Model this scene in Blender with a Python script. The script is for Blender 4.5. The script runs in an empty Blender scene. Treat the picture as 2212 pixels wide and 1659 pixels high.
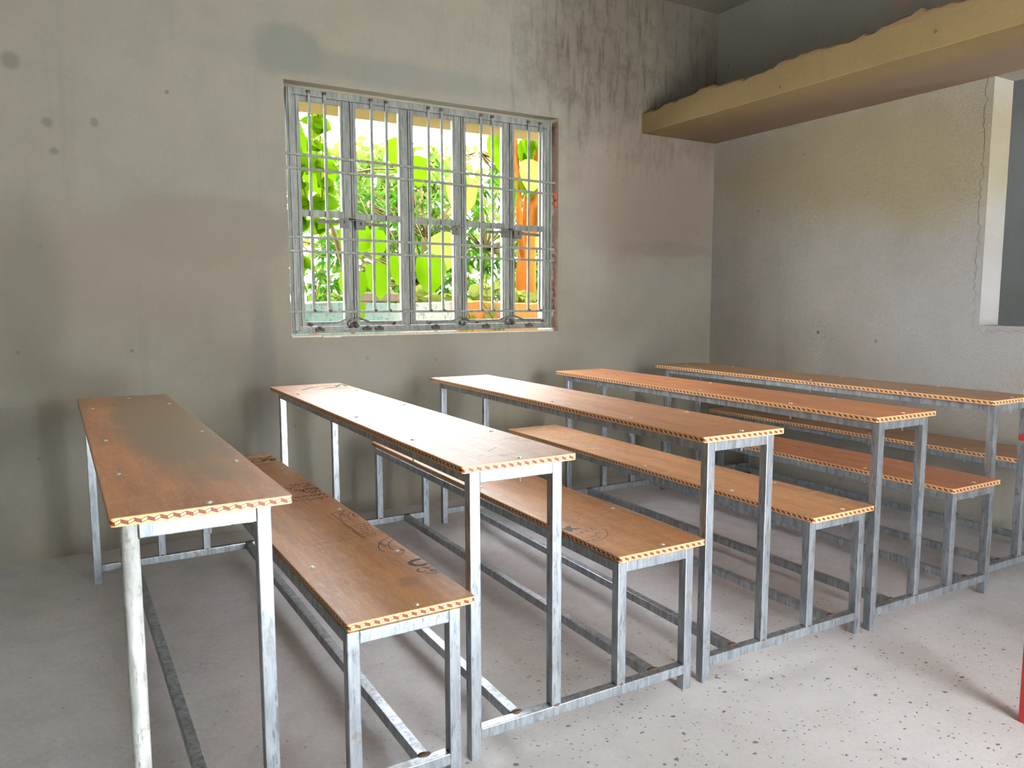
import bpy, bmesh, math, random
from mathutils import Vector, Matrix
PI = math.pi
random.seed(7)
S = bpy.context.scene
COL = S.collection

# ------------------------------------------------------------------ camera
cam_d = bpy.data.cameras.new('camera'); cam = bpy.data.objects.new('camera', cam_d); COL.objects.link(cam)
yaw, pit, rol = 0.5329, -0.1078, -0.0021
cy, sy, cp, sp = math.cos(yaw), math.sin(yaw), math.cos(pit), math.sin(pit)
fw = Vector((sy*cp, cy*cp, sp)); rt = Vector((cy, -sy, 0)); up = rt.cross(fw)
rt2 = rt*math.cos(rol)+up*math.sin(rol); up2 = up*math.cos(rol)-rt*math.sin(rol)
M = Matrix((rt2, up2, -fw)).transposed().to_4x4(); M.translation = Vector((-0.581, -3.958, 1.155))
cam.matrix_world = M
cam_d.sensor_width = 36; cam_d.lens = 1649.8/2212*36; cam_d.clip_start = 0.02
S.camera = cam

# ------------------------------------------------------------------ view, world, lights
S.view_settings.view_transform = 'Standard'; S.view_settings.look = 'None'
S.view_settings.gamma = 1; S.view_settings.use_curve_mapping = False
S.view_settings.exposure = 0.0
W = bpy.data.worlds.new('world'); S.world = W; W.use_nodes = True
wn = W.node_tree.nodes; wn['Background'].inputs[0].default_value = (0.93, 0.97, 1.0, 1)
wn['Background'].inputs[1].default_value = 40.0

def light(name, kind, loc, rot, energy, color, size=None, size_y=None):
    d = bpy.data.lights.new(name, kind); d.energy = energy; d.color = color
    if kind == 'AREA':
        d.shape = 'RECTANGLE'; d.size = size; d.size_y = size_y
    if kind == 'SUN': d.angle = math.radians(1.0)
    o = bpy.data.objects.new(name, d); COL.objects.link(o); o.location = loc; o.rotation_euler = rot
    return o
# sun from behind the garden, high and slightly left
sun = light('sun', 'SUN', (0, 6, 8), (0, 0, 0), 5.0, (1.0, 0.95, 0.84))
sun.rotation_euler = Vector((0.35, -0.42, -0.95)).to_track_quat('-Z', 'Y').to_euler()
# daylight entering through the doorway behind the camera
light('doorway_daylight', 'AREA', (1.05, -5.42, 1.12), (PI/2, 0, 0), 38, (0.95, 0.98, 1.0), 1.2, 2.1)

# ------------------------------------------------------------------ node helpers
def mat(name):
    m = bpy.data.materials.new(name); m.use_nodes = True
    return m, m.node_tree, m.node_tree.nodes['Principled BSDF']
class G:
    def __init__(s, nt): s.nt = nt; s.L = nt.links
    def n(s, t, **k):
        x = s.nt.nodes.new(t)
        for a, b in k.items(): setattr(x, a, b)
        return x
    def put(s, inp, v):
        if isinstance(v, bpy.types.NodeSocket): s.L.new(v, inp)
        elif v is not None: inp.default_value = v
    def coord(s, kind='Object'): return s.n('ShaderNodeTexCoord').outputs[kind]
    def pos(s): return s.n('ShaderNodeNewGeometry').outputs['Position']
    def mapping(s, v, scale=(1, 1, 1), loc=(0, 0, 0), rot=(0, 0, 0)):
        m = s.n('ShaderNodeMapping'); s.put(m.inputs[0], v); m.inputs[1].default_value = loc; m.inputs[2].default_value = rot; m.inputs[3].default_value = scale
        return m.outputs[0]
    def noise(s, v, scale, detail=4, rough=.55, dist=0):
        m = s.n('ShaderNodeTexNoise'); s.put(m.inputs['Vector'], v); m.inputs['Scale'].default_value = scale
        m.inputs['Detail'].default_value = detail; m.inputs['Roughness'].default_value = rough; m.inputs['Distortion'].default_value = dist
        return m.outputs['Fac']
    def vor(s, v, scale, feature='F1', out='Distance', rnd=1):
        m = s.n('ShaderNodeTexVoronoi', feature=feature); s.put(m.inputs['Vector'], v); m.inputs['Scale'].default_value = scale
        m.inputs['Randomness'].default_value = rnd
        return m.outputs[out]
    def math(s, op, a, b=None, c=None, clamp=False):
        m = s.n('ShaderNodeMath', operation=op, use_clamp=clamp)
        s.put(m.inputs[0], a); s.put(m.inputs[1], b)
        if c is not None: s.put(m.inputs[2], c)
        return m.outputs[0]
    def ramp(s, f, stops, interp='LINEAR'):
        m = s.n('ShaderNodeValToRGB'); s.put(m.inputs[0], f); e = m.color_ramp.elements; m.color_ramp.interpolation = interp
        while len(e) < len(stops): e.new(.5)
        for i, (p, c) in enumerate(stops):
            e[i].position = p; e[i].color = (c, c, c, 1) if not isinstance(c, tuple) else (*c, 1)
        return m.outputs[0]
    def mix(s, f, a, b, mode='MIX'):
        m = s.n('ShaderNodeMix', data_type='RGBA', blend_type=mode)
        s.put(m.inputs['Factor'], f)
        for nm, v in (('A', a), ('B', b)):
            i = [x for x in m.inputs if x.name == nm and x.type == 'RGBA'][0]
            s.put(i, (*v, 1) if isinstance(v, tuple) and len(v) == 3 else v)
        return [x for x in m.outputs if x.type == 'RGBA'][0]
    def bump(s, h, strength=.3, dist=.01, nrm=None):
        m = s.n('ShaderNodeBump'); s.put(m.inputs['Height'], h); m.inputs['Strength'].default_value = strength; m.inputs['Distance'].default_value = dist
        if nrm: s.put(m.inputs['Normal'], nrm)
        return m.outputs[0]
    def blob(s, p, centre, radius, soft=.5, wob=.12, ws=4):
        """soft-edged irregular patch: 1 inside, 0 outside"""
        w = s.noise(p, ws, 3)
        d = s.n('ShaderNodeVectorMath', operation='SUBTRACT'); s.put(d.inputs[0], p); d.inputs[1].default_value = centre
        sc = s.n('ShaderNodeVectorMath', operation='DIVIDE'); s.L.new(d.outputs[0], sc.inputs[0]); sc.inputs[1].default_value = radius
        ln = s.n('ShaderNodeVectorMath', operation='LENGTH'); s.L.new(sc.outputs[0], ln.inputs[0])
        v = s.math('ADD', ln.outputs['Value'], s.math('MULTIPLY', s.math('SUBTRACT', w, .5), wob*8))
        m = s.n('ShaderNodeMapRange', interpolation_type='SMOOTHSTEP'); s.put(m.inputs[0], v)
        m.inputs[1].default_value = 1+soft/2; m.inputs[2].default_value = 1-soft/2; m.inputs[3].default_value = 0; m.inputs[4].default_value = 1
        return m.outputs[0]

def plaster(name, base=(.40, .37, .325), stains_and_light=(), fine=1.0, mould=None):
    m, nt, b = mat(name); g = G(nt); p = g.pos()
    n1 = g.noise(p, .9, 5, .6); n2 = g.noise(p, 4.5, 6, .6); n3 = g.noise(p, 40, 5, .65)
    c = g.mix(g.ramp(n1, [(.35, 0.0), (.68, 1.0)]), base, tuple(x*y for x, y in zip(base, (1.10, 1.04, .93))))
    c = g.mix(g.math('MULTIPLY', g.ramp(n2, [(.42, 0.0), (.7, 1.0)]), .35), c, tuple(x*.80 for x in base))
    c = g.mix(g.math('MULTIPLY', g.ramp(n3, [(.5, 0.0), (.72, 1.0)]), .22), c, tuple(x*1.25 for x in base))
    pv = g.mapping(p, (9, 9, .7)); st = g.noise(pv, 1.2, 5, .6)
    c = g.mix(g.math('MULTIPLY', g.ramp(st, [(.56, 0.0), (.75, 1.0)]), .22), c, tuple(x*.62 for x in base))
    # small pock marks
    vd = g.vor(p, 5.5); pk = g.ramp(vd, [(.035, 1.0), (.06, 0.0)])
    c = g.mix(g.math('MULTIPLY', pk, .6), c, tuple(x*.45 for x in base))
    for (cen, rad, col, amt, soft, wob, ws) in stains_and_light:
        c = g.mix(g.math('MULTIPLY', g.blob(p, cen, rad, soft, wob, ws), amt), c, col)
    if mould:   # blackish streaks of mould running down
        st2 = g.math('MAXIMUM', g.ramp(g.noise(g.mapping(p, (14, 14, 2.2)), 1.6, 6, .7), [(.50, 0.0), (.62, 1.0)]), g.math('MULTIPLY', g.ramp(g.noise(p, 9, 6, .7), [(.50, 0.0), (.66, 1.0)]), .8))
        c = g.mix(g.math('MULTIPLY', g.math('MULTIPLY', st2, g.blob(p, mould[0], mould[1], 1.1, .1, 3)), .7), c, (.075, .062, .045))
    g.L.new(c, b.inputs['Base Color']); b.inputs['Roughness'].default_value = .92; b.inputs['Specular IOR Level'].default_value = .2
    h = g.math('ADD', g.math('MULTIPLY', g.noise(p, 26, 4, .75) if fine > 2 else n3, .5*max(1, fine*.6)), g.math('MULTIPLY', g.noise(p, 140, 3, .7), .5))
    h = g.math('SUBTRACT', h, g.math('MULTIPLY', pk, .8))
    g.L.new(g.bump(h, .38*fine, .006, g.bump(n2, .25, .02)), b.inputs['Normal'])
    return m

WB = (.245, .232, .198)
wall_mat = plaster('grey_cement_plaster', WB, stains_and_light=[
    ((.08, 0, 1.50), (.42, .5, .17), (0.202, 0.180, 0.144), .55, .5, .06, 5),
    ((-.25, 0, 1.33), (.62, .5, .26), (0.245, 0.202, 0.158), .55, .9, .08, 3),
    ((-.69, 0, 1.20), (.14, .5, .36), (0.173, 0.166, 0.122), .6, .9, .06, 4),
    ((.46, 0, 2.40), (.18, .5, .12), (0.173, 0.180, 0.151), .7, .5, .12, 6),
    ((1.0, 0, 2.36), (.75, .5, .07), (0.194, 0.194, 0.166), .6, .7, .12, 6),
    ((3.0, 0, 2.80), (.95, .5, .62), (0.105, 0.088, 0.066), .85, 1.0, .16, 3),
    ((2.45, 0, 2.62), (.45, .5, .50), (0.180, 0.151, 0.115), .6, .8, .2, 7),
    ((2.85, 0, 1.86), (.60, .5, .42), (0.215, 0.160, 0.125), .8, .9, .1, 3),
    ((2.98, 0, 1.50), (.42, .5, .05), (0.180, 0.151, 0.137), .5, .7, .12, 7),
    ((.30, 0, .75), (.06, .5, .5), (0.187, 0.180, 0.166), .6, .8, .1, 4),
    ((1.60, 0, .80), (1.3, .5, .16), (0.331, 0.310, 0.288), .4, .9, .1, 3),
    ((-.58, 0, 1.93), (.02, .3, .02), (0.115, 0.108, 0.086), .5, .9, .03, 9),
    ((-.40, 0, 1.95), (.016, .3, .02), (0.115, 0.108, 0.086), .5, .9, .03, 9),
    ((-.56, 0, 1.81), (.018, .3, .015), (0.115, 0.108, 0.086), .5, .9, .03, 9),
    ((-.70, 0, 2.17), (.035, .3, .035), (0.115, 0.115, 0.094), .5, .9, .03, 9),
], mould=((2.75, 0, 2.85), (.95, .5, .75)))
wall_r_mat = plaster('rough_cement_plaster', (.31, .295, .275), stains_and_light=[
    ((3.38, -1.2, 2.9), (.6, 1.7, .50), (.24, .24, .20), .6, .8, .1, 3),
    ((3.38, -2.0, 2.85), (.6, .60, .40), (.35, .24, .19), .75, .35, .2, 5),
    ((3.38, -1.2, 1.95), (.6, 1.1, .36), (.27, .225, .125), .8, 1.0, .12, 2),
    ((3.38, -1.8, 1.0), (.6, .5, .35), (.36, .355, .36), .6, 1.0, .12, 3),  # brightly lit low part of the wall, painted in as paler plaster
], fine=3.2)
ceil_mat = plaster('ceiling_cement', (.20, .185, .15))
slab_mat = plaster('shelf_concrete', (.245, .18, .085), stains_and_light=[
    ((2.73, -.9, 2.40), (.2, 3.2, .02), (.22, .13, .09), .6, .5, .3, 9),
    ((3.2, -1.2, 2.23), (.25, 2.2, .03), (.22, .155, .115), .8, .9, .1, 3)])

def floor_material():
    m, nt, b = mat('worn_cement_floor'); g = G(nt); p = g.pos()
    base = (.47, .45, .435)
    n1 = g.noise(p, 1.1, 5, .6); n2 = g.noise(p, 7, 6, .65); n3 = g.noise(p, 55, 5, .7)
    c = g.mix(g.ramp(n1, [(.35, 0.0), (.65, 1.0)]), (.575, .57, .595), (.71, .70, .73))
    c = g.mix(g.math('MULTIPLY', g.ramp(n2, [(.45, 0.0), (.68, 1.0)]), .4), c, (.46, .455, .49))
    c = g.mix(g.math('MULTIPLY', g.ramp(n3, [(.5, 0.0), (.7, 1.0)]), .35), c, (.88, .88, .88))
    # exposed dark stone chips, only where the cement skin has worn through
    pw = g.mapping(p, (1, 1.35, 1)); wob = g.n('ShaderNodeVectorMath', operation='ADD'); g.L.new(pw, wob.inputs[0])
    nz = g.n('ShaderNodeTexNoise'); g.put(nz.inputs['Vector'], p); nz.inputs['Scale'].default_value = 26; nz.inputs['Detail'].default_value = 3
    sc = g.n('ShaderNodeVectorMath', operation='SCALE'); g.L.new(nz.outputs['Color'], sc.inputs[0]); sc.inputs['Scale'].default_value = .035
    g.L.new(sc.outputs[0], wob.inputs[1])
    chips = None
    for scale, thr, keep in ((22, .13, .62), (48, .15, .55)):
        vn = g.n('ShaderNodeTexVoronoi'); g.L.new(wob.outputs[0], vn.inputs['Vector']); vn.inputs['Scale'].default_value = scale
        sel = g.math('GREATER_THAN', g.n('ShaderNodeSeparateColor').outputs[0], keep)
        sepc = sel.node.inputs[0].links[0].from_node; g.L.new(vn.outputs['Color'], sepc.inputs[0])
        k = g.math('MULTIPLY', g.ramp(vn.outputs['Distance'], [(thr, 1.0), (thr+.05, 0.0)]), sel)
        chips = k if chips is None else g.math('MAXIMUM', chips, k)
    worn = g.blob(p, (1.1, -2.75, 0), (1.25, .85, 1), 1.0, .12, 2)
    ch = g.math('MULTIPLY', chips, worn)
    c = g.mix(g.math('MULTIPLY', worn, .35), c, (.88, .87, .88))  # pool of light on the floor painted paler over the worn patch
    c = g.mix(g.math('MULTIPLY', ch, .85), c, (.15, .145, .17))
    # sparse pits elsewhere
    pit_ = g.math('MAXIMUM', g.ramp(g.vor(p, 16), [(.05, 1.0), (.09, 0.0)]), g.math('MULTIPLY', g.ramp(g.vor(wob.outputs[0], 75), [(.12, 1.0), (.2, 0.0)]), g.ramp(n2, [(.48, 0.0), (.6, 1.0)])))
    c = g.mix(g.math('MULTIPLY', pit_, .45), c, (.22, .21, .20))
    g.L.new(c, b.inputs['Base Color'])
    g.put(b.inputs['Roughness'], g.math('ADD', g.math('MULTIPLY', n2, .25), .58))
    h = g.math('SUBTRACT', g.math('ADD', n3, g.math('MULTIPLY', n2, .8)), g.math('MULTIPLY', pit_, .8))
    g.L.new(g.bump(h, .35, .006), b.inputs['Normal'])
    return m
floor_mat = floor_material()

def board_material(name, seed, tint=(1, 1, 1), worn=.35, grey=.0, rough=.52):
    """film-faced plywood: brick orange-brown, streaked along the length and scuffed"""
    m, nt, b = mat(name); g = G(nt); o = g.mapping(g.coord(), loc=(seed*3.7, seed*1.9, 0))
    lng = g.mapping(o, (9, 1.1, 1)); n1 = g.noise(lng, 1.6, 6, .6, .4); n2 = g.noise(g.mapping(o, (30, 3.5, 1)), 2.2, 6, .65)
    n3 = g.noise(o, 2.2, 4, .55); cross = g.noise(g.mapping(o, (6, 40, 1)), 1.2, 5, .7)
    A = tuple(a*t for a, t in zip((.74, .32, .115), tint)); Bc = tuple(a*t for a, t in zip((.50, .205, .085), tint)); Cc = tuple(a*t for a, t in zip((.82, .50, .27), tint))
    c = g.mix(g.ramp(n1, [(.35, 0.0), (.65, 1.0)]), A, Bc)
    c = g.mix(g.math('MULTIPLY', g.ramp(n2, [(.48, 0.0), (.70, 1.0)]), .55*worn*2), c, Cc)
    c = g.mix(g.math('MULTIPLY', g.math('MULTIPLY', g.ramp(cross, [(.5, 0.0), (.68, 1.0)]), g.ramp(n3, [(.42, 0.0), (.62, 1.0)])), worn*1.3), c, Cc)
    dash = g.noise(g.mapping(o, (70, 13, 1)), 1.6, 4, .65, .3)
    c = g.mix(g.math('MULTIPLY', g.math('MULTIPLY', g.ramp(dash, [(.54, 0.0), (.64, 1.0)]), g.ramp(n3, [(.38, .15), (.60, 1.0)])), min(1, worn*1.7)), c, Cc)
    c = g.mix(g.math('MULTIPLY', g.ramp(g.noise(g.mapping(o, (55, 8, 1), (3, 5, 0)), 1.5, 4, .7), [(.58, 0.0), (.68, 1.0)]), .45), c, tuple(x*.5 for x in A))
    c = g.mix(g.math('MULTIPLY', g.ramp(g.noise(o, 1.1, 3), [(.45, 0.0), (.6, 1.0)]), grey), c, (.24, .19, .12))
    if seed == 1: c = g.mix(g.math('MULTIPLY', g.blob(g.coord(), (.23, 1.25, 0), (.15, .95, 1), .5, .10, 5), .8), c, (.30, .25, .15))  # long grey-brown patch on the first desk top
    sc = g.vor(g.mapping(o, (2, 26, 1), rot=(0, 0, .5)), 3.0); c = g.mix(g.ramp(sc, [(.012, .35), (.03, 0.0)]), c, (.75, .5, .3))
    g.L.new(c, b.inputs['Base Color'])
    g.put(b.inputs['Roughness'], g.math('ADD', g.math('MULTIPLY', n2, .18), rough-.05))
    b.inputs['Specular IOR Level'].default_value = .55
    b.inputs['Coat Weight'].default_value = .6; b.inputs['Coat Roughness'].default_value = .44
    g.L.new(g.bump(g.math('ADD', n2, g.math('MULTIPLY', cross, .6)), .07, .002), b.inputs['Normal'])
    return m

def band_material():
    """pale edge strip printed with a zigzag ribbon of red and cream blocks"""
    m, nt, b = mat('patterned_edge_band'); g = G(nt)
    uv = g.n('ShaderNodeUVMap').outputs[0]; sx = g.n('ShaderNodeSeparateXYZ'); g.L.new(uv, sx.inputs[0]); u, v = sx.outputs[0], sx.outputs[1]
    t = g.math('FRACT', g.math('DIVIDE', u, .0225))
    c = g.math('MULTIPLY', g.math('SUBTRACT', g.math('MULTIPLY', g.math('ABSOLUTE', g.math('SUBTRACT', t, .5)), 4), 1), .13)
    d = g.math('ABSOLUTE', g.math('SUBTRACT', g.math('SUBTRACT', v, .48), c))
    inside = g.math('LESS_THAN', d, .165); outl = g.math('MULTIPLY', g.math('LESS_THAN', d, .225), g.math('GREATER_THAN', d, .125))
    dark = g.math('LESS_THAN', t, .52)
    n = g.noise(g.coord(), 60, 4)
    cream = g.mix(n, (.74, .42, .16), (.84, .52, .23))
    red = g.mix(n, (.24, .022, .008), (.36, .045, .012))
    col = g.mix(g.math('MULTIPLY', inside, dark), cream, red)
    col = g.mix(g.math('MULTIPLY', inside, g.math('SUBTRACT', 1, dark)), col, (.93, .74, .45))
    sep = g.math('MULTIPLY', inside, g.math('LESS_THAN', g.math('ABSOLUTE', g.math('SUBTRACT', t, .53)), .035))
    sep2 = g.math('MULTIPLY', inside, g.math('GREATER_THAN', t, .955))
    lines = g.math('MAXIMUM', g.math('MAXIMUM', outl, sep), sep2)
    col = g.mix(g.math('MULTIPLY', lines, .92), col, (.14, .022, .010))
    g.L.new(col, b.inputs['Base Color']); b.inputs['Roughness'].default_value = .45
    return m
band_mat = band_material()

def steel(name, base=(.60, .64, .67), metal=.7, rough=.36, dirt=.5, vertical=True):
    m, nt, b = mat(name); g = G(nt); o = g.pos()
    n1 = g.noise(g.mapping(o, (30, 30, 5)), 1.5, 5, .65); n2 = g.noise(o, 22, 4, .6); n3 = g.noise(g.mapping(o, (90, 90, 14)), 1.2, 4, .7)
    c = g.mix(g.ramp(n1, [(.38, 0.0), (.62, 1.0)]), tuple(min(1, x*1.15) for x in base), tuple(x*.70 for x in base))
    c = g.mix(g.ramp(n3, [(.57, 0.0), (.66, .8)]), c, tuple(x*.36 for x in base))
    c = g.mix(g.math('MULTIPLY', g.ramp(n2, [(.58, 0.0), (.74, 1.0)]), dirt), c, (.27, .20, .15))
    g.L.new(c, b.inputs['Base Color']); b.inputs['Metallic'].default_value = metal
    g.put(b.inputs['Roughness'], g.math('ADD', g.math('MULTIPLY', n1, .3), rough-.12))
    g.L.new(g.bump(n3, .1, .002), b.inputs['Normal'])
    return m
steel_mat = steel('galvanised_steel', (.40, .445, .49), .72, .34, .75)
pipe_mat = steel('dull_steel_pipe', (.62, .65, .64), .12, .45, .8)
steel_old = steel('weathered_window_steel', (.20, .21, .185), .15, .5, .35)
def flat(name, col, rough=.6, metal=0, nscale=20, var=.25, emis=None):
    m, nt, b = mat(name); g = G(nt); n = g.noise(g.pos(), nscale, 5, .6)
    c = g.mix(n, tuple(x*(1-var) for x in col), tuple(min(1, x*(1+var)) for x in col))
    g.L.new(c, b.inputs['Base Color']); b.inputs['Roughness'].default_value = rough; b.inputs['Metallic'].default_value = metal; b.inputs['Specular IOR Level'].default_value = .5 if rough < .85 else .03
    return m
weld_mat = flat('rusty_weld', (.13, .075, .05), .8, .2, 90, .6)
win_weld = flat('dark_weld', (.09, .075, .06), .8, .2, 90, .5)
window_dark = steel('dark_handle_steel', (.11, .11, .095), .2, .5, .3)
bolt_mat = flat('zinc_bolt', (.75, .74, .70), .3, .8)
ink_mat = flat('dark_ink', (.075, .075, .075), .7)
grey_ink = flat('blue_grey_ink', (.13, .14, .16), .6)
green_ink = flat('faded_green_ink', (.10, .115, .085), .7)
brown_ink = flat('red_brown_ink', (.17, .065, .045), .7)
faint_ink = flat('faint_brown_ink', (.30, .13, .07), .6)
scuff_mat = flat('pale_scuff', (.66, .46, .32), .8)
red_mat = flat('red_paint', (.42, .03, .03), .4, 0, 30, .3)

# ------------------------------------------------------------------ mesh helpers
def obj(name, bm, m, parent=None, smooth=False):
    me = bpy.data.meshes.new(name); bm.to_mesh(me); bm.free()
    for x in (m if isinstance(m, (list, tuple)) else [m]): me.materials.append(x)
    if smooth:
        for f in me.polygons: f.use_smooth = True
    o = bpy.data.objects.new(name, me); COL.objects.link(o)
    if parent: o.parent = parent
    return o
def thing(name, label, cat, loc=(0, 0, 0), rotz=0, group=None):
    o = bpy.data.objects.new(name, None); COL.objects.link(o); o.location = loc; o.rotation_euler = (0, 0, rotz)
    o.empty_display_size = .1; o['label'] = label; o['category'] = cat
    if group: o['group'] = group
    return o
def tag(o, label, cat, group=None, kind=None):
    o['label'] = label; o['category'] = cat
    if group: o['group'] = group
    if kind: o['kind'] = kind
    return o
def struct(name, bm, m, parent=None):
    o = obj(name, bm, m, parent)
    if not parent: o['kind'] = 'structure'
    return o
def box(bm, x0, x1, y0, y1, z0, z1, bev=0, mi=0):
    r = bmesh.ops.create_cube(bm, size=1); vs = r['verts']
    for v in vs: v.co = Vector((x0+(v.co.x+.5)*(x1-x0), y0+(v.co.y+.5)*(y1-y0), z0+(v.co.z+.5)*(z1-z0)))
    fs = set(f for v in vs for f in v.link_faces)
    for f in fs: f.material_index = mi
    if bev:
        es = list(set(e for v in vs for e in v.link_edges))
        bmesh.ops.bevel(bm, geom=es, offset=bev, segments=2, affect='EDGES', profile=.6)
def bar(bm, a, b, w, h=None, bev=0, up=Vector((0, 0, 1)), mi=0):
    """rectangular bar from a to b, w across, h along 'up'"""
    a, b = Vector(a), Vector(b); h = h or w; d = (b-a); L = d.length; d.normalize()
    s = d.cross(up)
    if s.length < 1e-4: s = d.cross(Vector((0, 1, 0)))
    s.normalize(); t = s.cross(d)
    m = Matrix((s, d, t)).transposed().to_4x4(); m.translation = (a+b)/2
    tmp = bmesh.new(); box(tmp, -w/2, w/2, -L/2, L/2, -h/2, h/2, bev, mi); tmp.transform(m)
    me = bpy.data.meshes.new('t'); tmp.to_mesh(me); tmp.free(); bm.from_mesh(me); bpy.data.meshes.remove(me)
def tube(bm, pts, r, seg=8, mi=0, taper=None, cap=True):
    pts = [Vector(p) for p in pts]; rings = []; prev = None
    for i, p in enumerate(pts):
        d = (pts[min(i+1, len(pts)-1)]-pts[max(i-1, 0)]).normalized()
        s = d.cross(Vector((0, 0, 1))) if prev is None else prev-d*prev.dot(d)
        if s.length < 1e-4: s = d.cross(Vector((0, 1, 0)))
        s.normalize(); prev = s; t = d.cross(s); rr = r if taper is None else taper[i]
        rings.append([bm.verts.new(p+(s*math.cos(2*PI*k/seg)+t*math.sin(2*PI*k/seg))*rr) for k in range(seg)])
    for A, B in zip(rings, rings[1:]):
        for k in range(seg):
            f = bm.faces.new((A[k], A[(k+1) % seg], B[(k+1) % seg], B[k])); f.material_index = mi; f.smooth = True
    if cap:
        for R in (rings[0][::-1], rings[-1]):
            f = bm.faces.new(R); f.material_index = mi
def blobm(bm, c, r, seed, mi=0, sq=(1, 1, 1)):
    rnd = random.Random(seed); res = bmesh.ops.create_icosphere(bm, subdivisions=2, radius=1)
    for v in res['verts']:
        k = 1+rnd.uniform(-.18, .18); v.co = Vector((c[0]+v.co.x*r*k*sq[0], c[1]+v.co.y*r*k*sq[1], c[2]+v.co.z*r*k*sq[2]))
    for f in set(f for v in res['verts'] for f in v.link_faces): f.material_index = mi; f.smooth = True

# ------------------------------------------------------------------ room shell
XR, ZC, XL, YF = 3.384, 3.088, -2.3, -5.5
WX0, WX1, WZ0, WZ1, WT = .440, 2.085, .971, 2.254, .23
bm = bmesh.new(); box(bm, XL-.2, XR+.2, YF-.2, .0, -.12, 0); struct('floor', bm, floor_mat)
bm = bmesh.new(); box(bm, XL-.2, XR+.2, YF-.2, WT, ZC, ZC+.12); struct('ceiling', bm, ceil_mat)
bm = bmesh.new()
box(bm, XL-.2, WX0, 0, WT, -.12, ZC); box(bm, WX1, XR+.2, 0, WT, -.12, ZC)
box(bm, WX0, WX1, 0, WT, -.12, WZ0); box(bm, WX0, WX1, 0, WT, WZ1, ZC)
struct('wall_back', bm, wall_mat)
RO0, RO1, RZ0, RZ1, RT = -3.1, -1.845, 1.03, 2.234, .17       # unglazed opening in the right wall
bm = bmesh.new()
box(bm, XR, XR+RT, RO1, 0, 0, ZC); box(bm, XR, XR+RT, YF, RO0, 0, ZC)
box(bm, XR, XR+RT, RO0, RO1, 0, RZ0); box(bm, XR, XR+RT, RO0, RO1, RZ1, ZC)
struct('wall_right', bm, wall_r_mat)
bm = bmesh.new(); box(bm, XL-.2, XL, YF, 0, 0, ZC); struct('wall_left', bm, wall_mat)
bm = bmesh.new()                                                # wall behind the camera: doorway
box(bm, XL, -1.9, YF-.2, YF, 0, ZC); box(bm, -1.9, -.7, YF-.2, YF, 0, ZC)
box(bm, -.7, .4, YF-.2, YF, 0, ZC); box(bm, .4, 1.7, YF-.2, YF, 2.2, ZC); box(bm, 1.7, XR, YF-.2, YF, 0, ZC)
struct('wall_front', bm, wall_mat)

bm = bmesh.new(); box(bm, -2.0, 3.8, -9.0, YF-.2, 2.25, 2.37); struct('added_sky_blocker', bm, ceil_mat)   # unseen roof added outside the doorway to cut sky light
# room beyond the opening in the right wall: plain grey walls in shade
bm = bmesh.new()
box(bm, 5.6, 5.7, -4.6, -.2, 0, ZC); box(bm, XR+RT, 5.7, -.3, -.2, 0, ZC); box(bm, XR+RT, 4.5, -4.7, -4.6, 0, ZC); box(bm, 5.0, 5.7, -4.7, -4.6, 0, ZC); box(bm, 4.5, 5.0, -4.7, -4.6, 1.9, ZC); box(bm, 4.5, 5.0, -4.7, -4.6, 0, 0.5)  # gap in the unseen end wall added to let sky light in
box(bm, XR+.2, 5.7, -4.7, -.2, -.1, 0); box(bm, XR+.2, 5.7, -4.7, -.2, ZC, ZC+.1)
struct('wall_next_room', bm, plaster('shaded_room_plaster', (.33, .345, .345)))
# rough raised plaster round the opening
def rough_strip(bm, a, b, out, wid, n, amp, seed, flipw=1):
    """strip of plaster with a ragged edge, from a to b, standing 'out' off the wall"""
    rnd = random.Random(seed); a, b, out, wid = map(Vector, (a, b, out, wid)); rows = []
    for i in range(n+1):
        p = a.lerp(b, i/n); j = 1+rnd.uniform(-amp, amp)
        rows.append([bm.verts.new(q) for q in (p, p+out, p+out+wid*j*.85, p+wid*j)])
    for A, B in zip(rows, rows[1:]):
        for k in range(3):
            bm.faces.new((A[k], A[k+1], B[k+1], B[k]))
bm = bmesh.new()
rough_strip(bm, (XR, RO1-.001, RZ0-.02), (XR, RO1-.001, RZ1), (-.004, 0, 0), (0, .035, 0), 60, .35, 3)
rough_strip(bm, (XR, RO0, RZ0), (XR, RO1+.02, RZ0), (-.006, 0, 0), (0, 0, -.03), 60, .6, 5)
o = struct('trim_2', bm, wall_r_mat)

# projecting concrete shelf along the right wall, ragged plaster along its top
SX, SZ0 = 2.734, 2.234
bm = bmesh.new(); rnd = random.Random(4); N = 160; prof = []
y = 0.0
for i in range(N+1):
    yy = -i/N*5.48
    top = 2.362+.035*min(1, i/18)+.014*math.sin(yy*3.1+1)+.010*math.sin(yy*9.3)+rnd.uniform(-.011, .011)
    prof.append((yy, top))
rows = []
for yy, top in prof:
    rows.append([bm.verts.new(c) for c in ((XR, yy, SZ0), (SX+.004, yy, SZ0), (SX, yy, SZ0+.004), (SX-.002, yy, top-.012), (SX+.012, yy, top), (XR, yy, top-.02))])
for A, B in zip(rows, rows[1:]):
    for k in range(5): bm.faces.new((A[k], A[k+1], B[k+1], B[k]))
bm.faces.new(rows[0]); bm.faces.new(rows[-1][::-1])
bmesh.ops.recalc_face_normals(bm, faces=bm.faces[:])
struct('trim_1', bm, slab_mat)

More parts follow.
